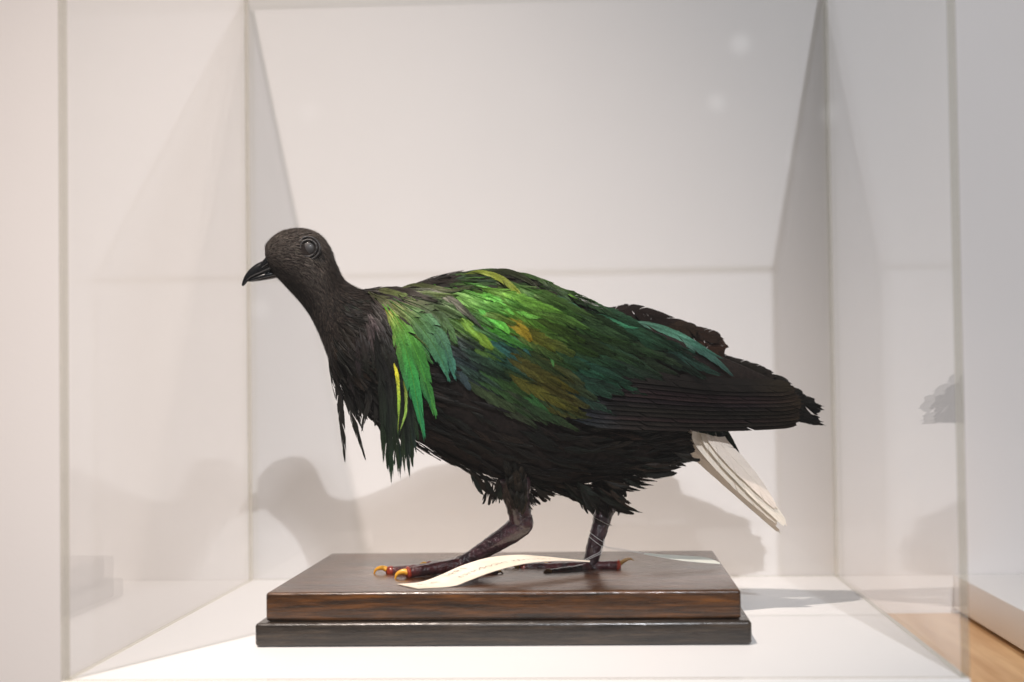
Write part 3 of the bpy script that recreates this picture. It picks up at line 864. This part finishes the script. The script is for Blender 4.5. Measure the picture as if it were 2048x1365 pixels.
for k in range(9):
    f = k/8
    P = [at(1130, 700+f*120, .066), at(1300, 735+f*100, .058), at(1440, 762+f*80, .042), at(1590, 785+f*52, .026)]
    cc = jit(lin((34, 29, 29)), rng, .15)
    put('flight_feather', feather_geo(P, [Vector((0, 1, .35)).normalized()]*4, 15*PXM, 'flight', [(0, cc), (1, cc)], rng, nb=36, split=.3, camber=.3, slant=.05), M_black, wing_far)

# ---- (6) tail
rng = random.Random(66)
tail_root = tube('tail', [at(1360, 850, 0), at(1390, 875, 0), at(1420, 905, 0)], [.010, .011, .004], n=14, flat=1.2)
tail = obj('tail', tail_root, M_white, bird)
me = tail_root
a = me.color_attributes.new('Col', 'FLOAT_COLOR', 'POINT')
a.data.foreach_set('color', [0.75, 0.70, 0.62, 1.0]*len(me.vertices))
tail['label'] = 'short white tail angled down behind the dark wing'
WH, WH_SHADED = (250, 240, 226), (236, 222, 202)  # second white is darker: underside shade put into the feather colour
for pts, wd, Y, n, c in (
    ([(1352, 842), (1378, 895), (1458, 970), (1556, 1063)], 16, (-.024, -.004), (-.35, -.50, -.75), WH_SHADED),
    ([(1362, 842), (1392, 895), (1464, 966), (1550, 1052)], 19, (-.027, -.008), (-.15, -.80, -.5), WH_SHADED),
    ([(1382, 840), (1420, 896), (1490, 972), (1556, 1042)], 22, (-.030, -.014), (.25, -.84, .48), WH),
    ([(1398, 840), (1440, 898), (1502, 968), (1571, 1048)], 22, (-.031, -.016), (.28, -.82, .50), WH),
    ([(1408, 840), (1446, 894), (1500, 952), (1552, 1014)], 20, (-.032, -.018), (.30, -.80, .52), WH),
    ([(1405, 858), (1455, 905), (1512, 970), (1560, 1032)], 18, (.000, .006), (.50, -.2, .8), WH),
    ([(1402, 858), (1450, 905), (1505, 965), (1552, 1026)], 18, (.012, .022), (.50, -.2, .8), WH)):
    P = [at(x, y, Y[0]+(Y[1]-Y[0])*i/3) for i, (x, y) in enumerate(pts)]
    N = [Vector(n).normalized()]*4
    cc = jit(lin(c), rng, .03, .01)
    put('tail_feather', feather_geo(P, N, wd*PXM*1.1, 'tail', [(0, cc), (1, cc)], rng, nb=56, split=.22, camber=.06, slant=.12, shaft=tuple(v*.9 for v in cc), shaft_w=.03, even=.8), M_white, tail)
for pts, wd, Y in (([(1412, 822), (1440, 858), (1466, 898), (1490, 937)], 12, (.010, .014)), ([(1395, 826), (1428, 856), (1452, 884), (1474, 912)], 14, (.004, .006)), ([(1370, 832), (1405, 850), (1430, 862), (1450, 872)], 14, (-.034, -.034)),
                   ([(1360, 836), (1390, 850), (1410, 858), (1430, 862)], 12, (-.036, -.036))):
    P = [at(x, y, Y[0]+(Y[1]-Y[0])*i/3) for i, (x, y) in enumerate(pts)]
    cc = jit(lin((24, 40, 28)), rng, .1)
    put('tail_covert', feather_geo(P, [Vector((.1, -1, .1)).normalized()]*4, wd*PXM, 'hackle', [(0, lin((20, 22, 18))), (.6, cc), (1, lin((22, 26, 34)))], rng, nb=40, split=.4, camber=.1, slant=.1), M_green, tail)

# ---- (7) bill and eye
def lens_loft(name, secs, n=16):
    """secs: (centre, up vector half height, half width)"""
    V, Fc = [], []
    m = (len(secs)-1)*4
    for i in range(m+1):
        t = i/m
        c = catmull([s[0] for s in secs], t); u = catmull([s[1] for s in secs], t); h = max(catn([s[2] for s in secs], t), 1e-5)
        for k in range(n):
            th = 2*math.pi*k/n
            V.append(c+u*math.cos(th)+Vector((0, -h*math.sin(th), 0)))
    for i in range(m):
        for k in range(n):
            Fc.append((i*n+k, (i+1)*n+k, (i+1)*n+(k+1) % n, i*n+(k+1) % n))
    Fc.append(tuple(range(n))); Fc.append(tuple(reversed([m*n+k for k in range(n)])))
    return mesh(name, V, Fc, smooth=True)
def sec(t, b, h):
    a, c = at(t[0], t[1], 0), at(b[0], b[1], 0)
    return ((a+c)/2, (a-c)/2, h)
bill = obj('bill', lens_loft('bill', [sec((553, 508), (556, 545), .0066), sec((541, 513), (546, 544), .0056), sec((527, 521), (536, 547), .0050), sec((513, 528), (523, 552), .0043), sec((500, 538), (510, 556), .0034), sec((490, 551), (499, 561), .0024), sec((485, 563), (491, 569), .0014), sec((483, 571), (487, 573), .0006)]), M_bill, bird)
obj('lower_mandible', lens_loft('lower_mandible', [sec((556, 540), (558, 556), .0052), sec((537, 543), (541, 559), .0045), sec((520, 549), (523, 562), .0036), sec((504, 556), (507, 564), .0022), sec((496, 561), (497, 564), .0006)]), M_bill, bill)
cere = tube('cere', [at(546, 517, -.0050), at(536, 522, -.0052), at(526, 531, -.0042), at(517, 537, -.0030)], [.0022, .0028, .0022, .0006], n=12, rng=random.Random(2), bump=.12)
obj('cere', cere, M_bill, bill)
ec, en = surf(617, 497, bvh_body)
en = (en*.5+Vector((-.1, -.9, 0))).normalized()
def disc_dome(name, c, n, r, h, seg=24, rings=6):
    t = n.orthogonal().normalized(); b = n.cross(t)
    V, Fc = [c+n*h], []
    for i in range(1, rings+1):
        f = i/rings
        for k in range(seg):
            th = 2*math.pi*k/seg
            V.append(c+(t*math.cos(th)+b*math.sin(th))*r*math.sin(f*math.pi/2)+n*(h*math.cos(f*math.pi/2)))
    for k in range(seg): Fc.append((0, 1+k, 1+(k+1) % seg))
    for i in range(rings-1):
        for k in range(seg):
            Fc.append((1+i*seg+k, 1+(i+1)*seg+k, 1+(i+1)*seg+(k+1) % seg, 1+i*seg+(k+1) % seg))
    return mesh(name, V, Fc, smooth=True)
eye = obj('eye', disc_dome('eye', ec-en*.0004, en, 13*PXM, .0013), M_eye, bird)
def ring(name, c, n, r, tr, seed, sx=1.0, sy=1.0):
    rg_ = random.Random(seed)
    t = (Vector((1, 0, 0))-n*n.x).normalized(); b = n.cross(t)
    V, Fc = [], []
    m, k_ = 40, 8
    for i in range(m):
        th = 2*math.pi*i/m
        d = t*math.cos(th)*sx+b*math.sin(th)*sy
        rr = r*(1+.03*math.sin(3*th+seed)+rg_.uniform(-.02, .02)); q = tr*(1+.25*math.sin(2*th+seed)+rg_.uniform(-.15, .15))
        for k in range(k_):
            ph = 2*math.pi*k/k_
            V.append(c+d*(rr+q*math.cos(ph))+n*q*math.sin(ph))
    for i in range(m):
        for k in range(k_):
            Fc.append((i*k_+k, ((i+1) % m)*k_+k, ((i+1) % m)*k_+(k+1) % k_, i*k_+(k+1) % k_))
    return mesh(name, V, Fc, smooth=True)
obj('eyelid', ring('eyelid', ec+en*.0006, en, 15.5*PXM, .0010, 1, 1, 1.05), M_lid, eye)
obj('eye_ring', ring('eye_ring', ec-en*.0001, en, 20*PXM, .0009, 2, 1.05, 1.1), M_lid, eye)

# ---- (8) legs
def leg(pts, radii, label):
    o_ = obj('leg', tube('leg', pts, radii, n=16, steps=8, flat=.85, rng=random.Random(len(pts)), bump=.035), M_leg, bird)
    o_['label'] = label
    return o_
YN, YF = -.034, .002
near = leg([at0(1030, 955, -.044), at0(1035, 1000, -.042), at0(1040, 1032, -.040), at0(1042, 1048, -.038), at0(1022, 1066, -.037), at0(985, 1090, -.036), at0(950, 1112, YN), at0(918, 1131, YN)],
           [.0115, .0092, .0082, .0086, .0078, .0066, .0056, .0052], 'dark scaly near leg bent at the joint')
far = leg([at0(1212, 960, .010), at0(1212, 1005, .007), at0(1204, 1040, .004), at0(1194, 1075, YF), at0(1186, 1105, YF), at0(1180, 1136, YF)],
          [.0120, .0084, .0066, .0060, .0058, .0052], 'dark scaly far leg with white thread wound round it')
def toe(parent, pts, radii, seed, claw=None, claw_r=.0019, claw_mat=None, tipm=True):
    obj('toe', tube('toe', pts, radii, n=12, steps=7, flat=.9, rng=random.Random(seed), bump=.08), M_toe, parent)
    if tipm:
        a, b = pts[-2], pts[-1]
        q = a.lerp(b, .72)
        obj('toe_tip', tube('toe_tip', [q, q.lerp(b, .6), b+(b-a).normalized()*.0008], [radii[-1]*1.15, radii[-1]*1.22, radii[-1]*.6], n=12, steps=5, rng=random.Random(seed+9), bump=.06), M_toe_red, parent)
    if claw:
        k = len(claw)
        rr = [claw_r*(1-.92*(i/(k-1))**1.4) for i in range(k)]
        obj('claw', tube('claw', claw, rr, n=10, steps=6), claw_mat or M_claw, parent)
Z0 = H2+.0003
toe(near, [at0(925, 1128, YN), at0(880, 1136, -.040), at0(840, 1142, -.046), at0(812, 1147, -.050)], [.0050, .0045, .0040, .0036], 1, [at0(818, 1146, -.0505), at0(806, 1144, -.051), at0(794, 1149, -.052), at0(789, 1163, -.053)], .0026)
toe(near, [at0(920, 1128, YN), at0(870, 1136, -.028), at0(820, 1140, -.024), at0(775, 1144, -.022)], [.0048, .0040, .0036, .0034], 2, [at0(778, 1142, -.022), at0(765, 1136, -.022), at0(752, 1140, -.022), at0(747, 1153, -.022)], .0022)
toe(near, [at0(922, 1124, YN+.004), at0(895, 1129, -.006), at0(872, 1131, .004), at0(856, 1132, .010)], [.0046, .0036, .0032, .0028], 3, [at0(858, 1131, .010), at0(848, 1128, .012), at0(840, 1131, .013), at0(836, 1138, .014)], .0020)
toe(near, [at0(925, 1132, YN), at0(952, 1140, -.032), at0(978, 1146, -.030), at0(994, 1148, -.028)], [.0046, .0040, .0038, .0030], 4, [at0(990, 1146, -.028), at0(1000, 1143, -.027), at0(1008, 1149, -.026)], .0016, M_claw_dull, False)
toe(far, [at0(1182, 1134, YF), at0(1130, 1136, .006), at0(1080, 1136, .010), at0(1040, 1136, .012)], [.0048, .0040, .0036, .0034], 5, [at0(1040, 1134, .012), at0(1026, 1129, .012), at0(1012, 1132, .011), at0(1003, 1145, .009)], .0021)
toe(far, [at0(1180, 1136, YF), at0(1155, 1142, -.010), at0(1125, 1145, -.018), at0(1102, 1147, -.022)], [.0048, .0040, .0036, .0030], 6, [at0(1104, 1145, -.022), at0(1094, 1142, -.023), at0(1088, 1148, -.024), at0(1085, 1159, -.025)], .0019, M_claw_dull, False)
toe(far, [at0(1178, 1134, YF+.003), at0(1145, 1133, .018), at0(1118, 1132, .026), at0(1098, 1132, .031)], [.0046, .0038, .0033, .0028], 7, [at0(1100, 1131, .031), at0(1090, 1128, .032), at0(1084, 1132, .033)], .0018)
toe(far, [at0(1178, 1134, YF), at0(1200, 1132, .001), at0(1222, 1132, .000), at0(1240, 1133, -.001)], [.0046, .0036, .0036, .0040], 8, [at0(1238, 1129, -.001), at0(1250, 1121, -.001), at0(1260, 1118, -.001), at0(1268, 1122, -.001)], .0017, M_claw_dull)
# thigh feathers over the near leg
rng = random.Random(77)
thigh = Acc()
for i in range(190):
    side = rng.random()
    if i % 2 == 0:
        cx, cy, Yc, rad = rng.uniform(1008, 1056), rng.uniform(885, 990), -.026, .013
        tx, ty = cx+(1034-cx)*.35+rng.uniform(-8, 8), cy+rng.uniform(26, 46)
        Yb = Yc-rad*rng.uniform(.4, 1)
    else:
        cx, cy, Yc, rad = rng.uniform(1188, 1238), rng.uniform(920, 990), .008, .012
        tx, ty = cx+rng.uniform(-6, 18), cy+rng.uniform(28, 50)
        Yb = Yc-rad*rng.uniform(.2, 1)
    P = [at(cx, cy, Yb), at((cx+tx)/2, (cy+ty)/2, Yb-.001), at(tx, ty, Yb+.002)]
    c = jit(lin(rng.choice(((32, 28, 22), (46, 38, 30), (27, 26, 21)))), rng, .2)
    thigh.add(feather_geo(P, [Vector((rng.uniform(-.5, .5), -1, .1)).normalized()]*3, rng.uniform(.0018, .0034), 'hackle', [(0, c), (1, c)], rng, nb=10, split=2.2, camber=.2, shaft_w=.06))
th_ = thigh.build('thigh_plumage', M_black, bird); th_['kind'] = 'stuff'

# ------------------------------------------------------------------ specimen tags
tag1 = empty('specimen_tag', at_z(840, 1172, H2), 'cream paper specimen tag with handwriting curling in front of the feet', 'tag')
UP = [(795, 1170, -.0905), (842, 1165, -.080), (882, 1151, -.072), (925, 1132, -.063), (980, 1116, -.053), (1040, 1111, -.042), (1100, 1115, -.030), (1150, 1120, -.021), (1180, 1122, -.016)]
LO = [(836, 1181, -.1155), (903, 1177, -.1045), (938, 1162, -.097), (975, 1148, -.089), (1015, 1136, -.080), (1058, 1127, -.069), (1105, 1123, -.056), (1150, 1123, -.043), (1180, 1125, -.034)]
upP = [at0(*u) for u in UP]; loP = [at0(*u) for u in LO]
for p in (upP[0], loP[0], loP[1]): p.z = max(p.z, H2+.0004)
def tag_pt(u, v, lift=0.0):
    a, b = catmull(upP, u), catmull(loP, u)
    d = (catmull(upP, min(1, u+.01))-catmull(upP, max(0, u-.01))).normalized()
    n = d.cross(b-a).normalized()
    if n.z < 0: n = -n
    return a.lerp(b, v)+n*lift
V, Fc = [], []
nu, nv = 44, 6
for lf in (0.0, .00035):
    for i in range(nu+1):
        for j in range(nv+1): V.append(tag_pt(i/nu, j/nv, lf))
st = (nu+1)*(nv+1)
for i in range(nu):
    for j in range(nv):
        q = i*(nv+1)+j
        Fc.append((q, q+1, q+nv+2, q+nv+1)); Fc.append((st+q, st+q+nv+1, st+q+nv+2, st+q+1))
for j in range(nv):
    Fc.append((j, st+j, st+j+1, j+1)); q = nu*(nv+1)+j; Fc.append((q, q+1, st+q+1, st+q))
for i in range(nu):
    q = i*(nv+1); Fc.append((q, q+nv+1, st+q+nv+1, st+q)); q += nv; Fc.append((q, st+q, st+q+nv+1, q+nv+1))
obj('paper', mesh('paper', V, Fc, smooth=False), M_paper, tag1)
def write(text, u0, u1, v0, v1, shear=.35):
    cu = bpy.data.curves.new('t', 'FONT'); cu.body = text; cu.size = 1; cu.shear = shear; cu.offset = -.022; cu.resolution_u = 3
    to = bpy.data.objects.new('t', cu); C.objects.link(to)
    dg = bpy.context.evaluated_depsgraph_get()
    me = bpy.data.meshes.new_from_object(to.evaluated_get(dg))
    bpy.data.objects.remove(to); bpy.data.curves.remove(cu)
    xs = [v.co.x for v in me.vertices]; x0_, x1_ = min(xs), max(xs)
    bm = bmesh.new(); bm.from_mesh(me); bpy.data.meshes.remove(me)
    for v in bm.verts:           # the string end is at the right: the writing runs from there, upside down to us
        f = (v.co.x-x0_)/(x1_-x0_)
        v.co = tag_pt(u0+(u1-u0)*f, v0+(v1-v0)*v.co.y, .0005)
    return bm_mesh('handwriting', bm)
obj('handwriting', write('Caloenas nicobarica', .80, .26, .66, .40), M_ink, tag1)
obj('handwriting', write('1991', .36, .24, .30, .06), M_ink, tag1)
obj('handwriting', write('Pl. 3', .16, .06, .45, .22), M_ink, tag1)
def thread(name, pts, r, parent, mat=None): return obj(name, tube(name, pts, [r]*len(pts), n=6, steps=8), mat or M_thread, parent)
def wrap(cx, cy, tilt, r, parent, turns=1.0, name='thread_loop'):
    c = at0(cx, cy, YF)
    ax = (at0(1194, 1075, YF)-at0(1186, 1105, YF)).normalized()
    ax = (ax+Vector((tilt, 0, 0))).normalized()
    t = Vector((0, 1, 0)); b = ax.cross(t).normalized(); t = b.cross(ax)
    n = 14
    thread(name, [c+(t*math.cos(2*math.pi*turns*i/n)+b*math.sin(2*math.pi*turns*i/n))*r+ax*.0008*i/n for i in range(n+1)], .00022, parent)
wrap(1205, 1044, .25, .0070, tag1)
wrap(1194, 1076, .45, .0064, tag1)
wrap(1191, 1084, .50, .0063, tag1)
thread('string', [at0(1204, 1092, -.006), at0(1200, 1104, -.012), at0(1185, 1112, -.016), at0(1168, 1121, -.019)], .00022, tag1)
thread('string', [at0(1206, 1092, -.005), at0(1203, 1106, -.012), at0(1188, 1114, -.016), at0(1171, 1122, -.020)], .00022, tag1)

tag2 = empty('paper_slip', at_z(1440, 1128, H2), 'narrow grey paper slip tied by thread, lying towards the right edge', 'tag')
A2 = [(1288, 1107, -.002), (1320, 1110, .002), (1370, 1113, .006), (1415, 1117, .008), (1440, 1127, -.002)]
B2 = [(1288, 1109, -.006), (1320, 1115, -.010), (1370, 1123, -.012), (1415, 1127, -.010), (1440, 1129, -.006)]
a2 = [at0(*q) for q in A2]; b2 = [at0(*q) for q in B2]
V, Fc = [], []
for lf in (0, .0004):
    for i in range(21):
        for j in range(3):
            V.append(catmull(a2, i/20).lerp(catmull(b2, i/20), j/2)+Vector((0, 0, lf)))
for i in range(20):
    for j in range(2):
        q = i*3+j
        Fc.append((q, q+1, q+4, q+3)); Fc.append((63+q, 63+q+3, 63+q+4, 63+q+1))
    Fc.append((i*3, i*3+3, 63+i*3+3, 63+i*3)); Fc.append((i*3+2, 63+i*3+2, 63+i*3+5, i*3+5))
obj('paper', mesh('paper', V, Fc), M_paper_grey, tag2)
thread('string', [at0(1208, 1078, -.003), at0(1207, 1090, -.004), at0(1216, 1096, -.004), at0(1250, 1102, -.004), at0(1292, 1108, -.004)], .00020, tag2)
thread('string', [at0(1210, 1068, .004), at0(1209, 1086, .000), at0(1213, 1094, -.003), at0(1250, 1100, -.004), at0(1292, 1108, -.004)], .00018, tag2)
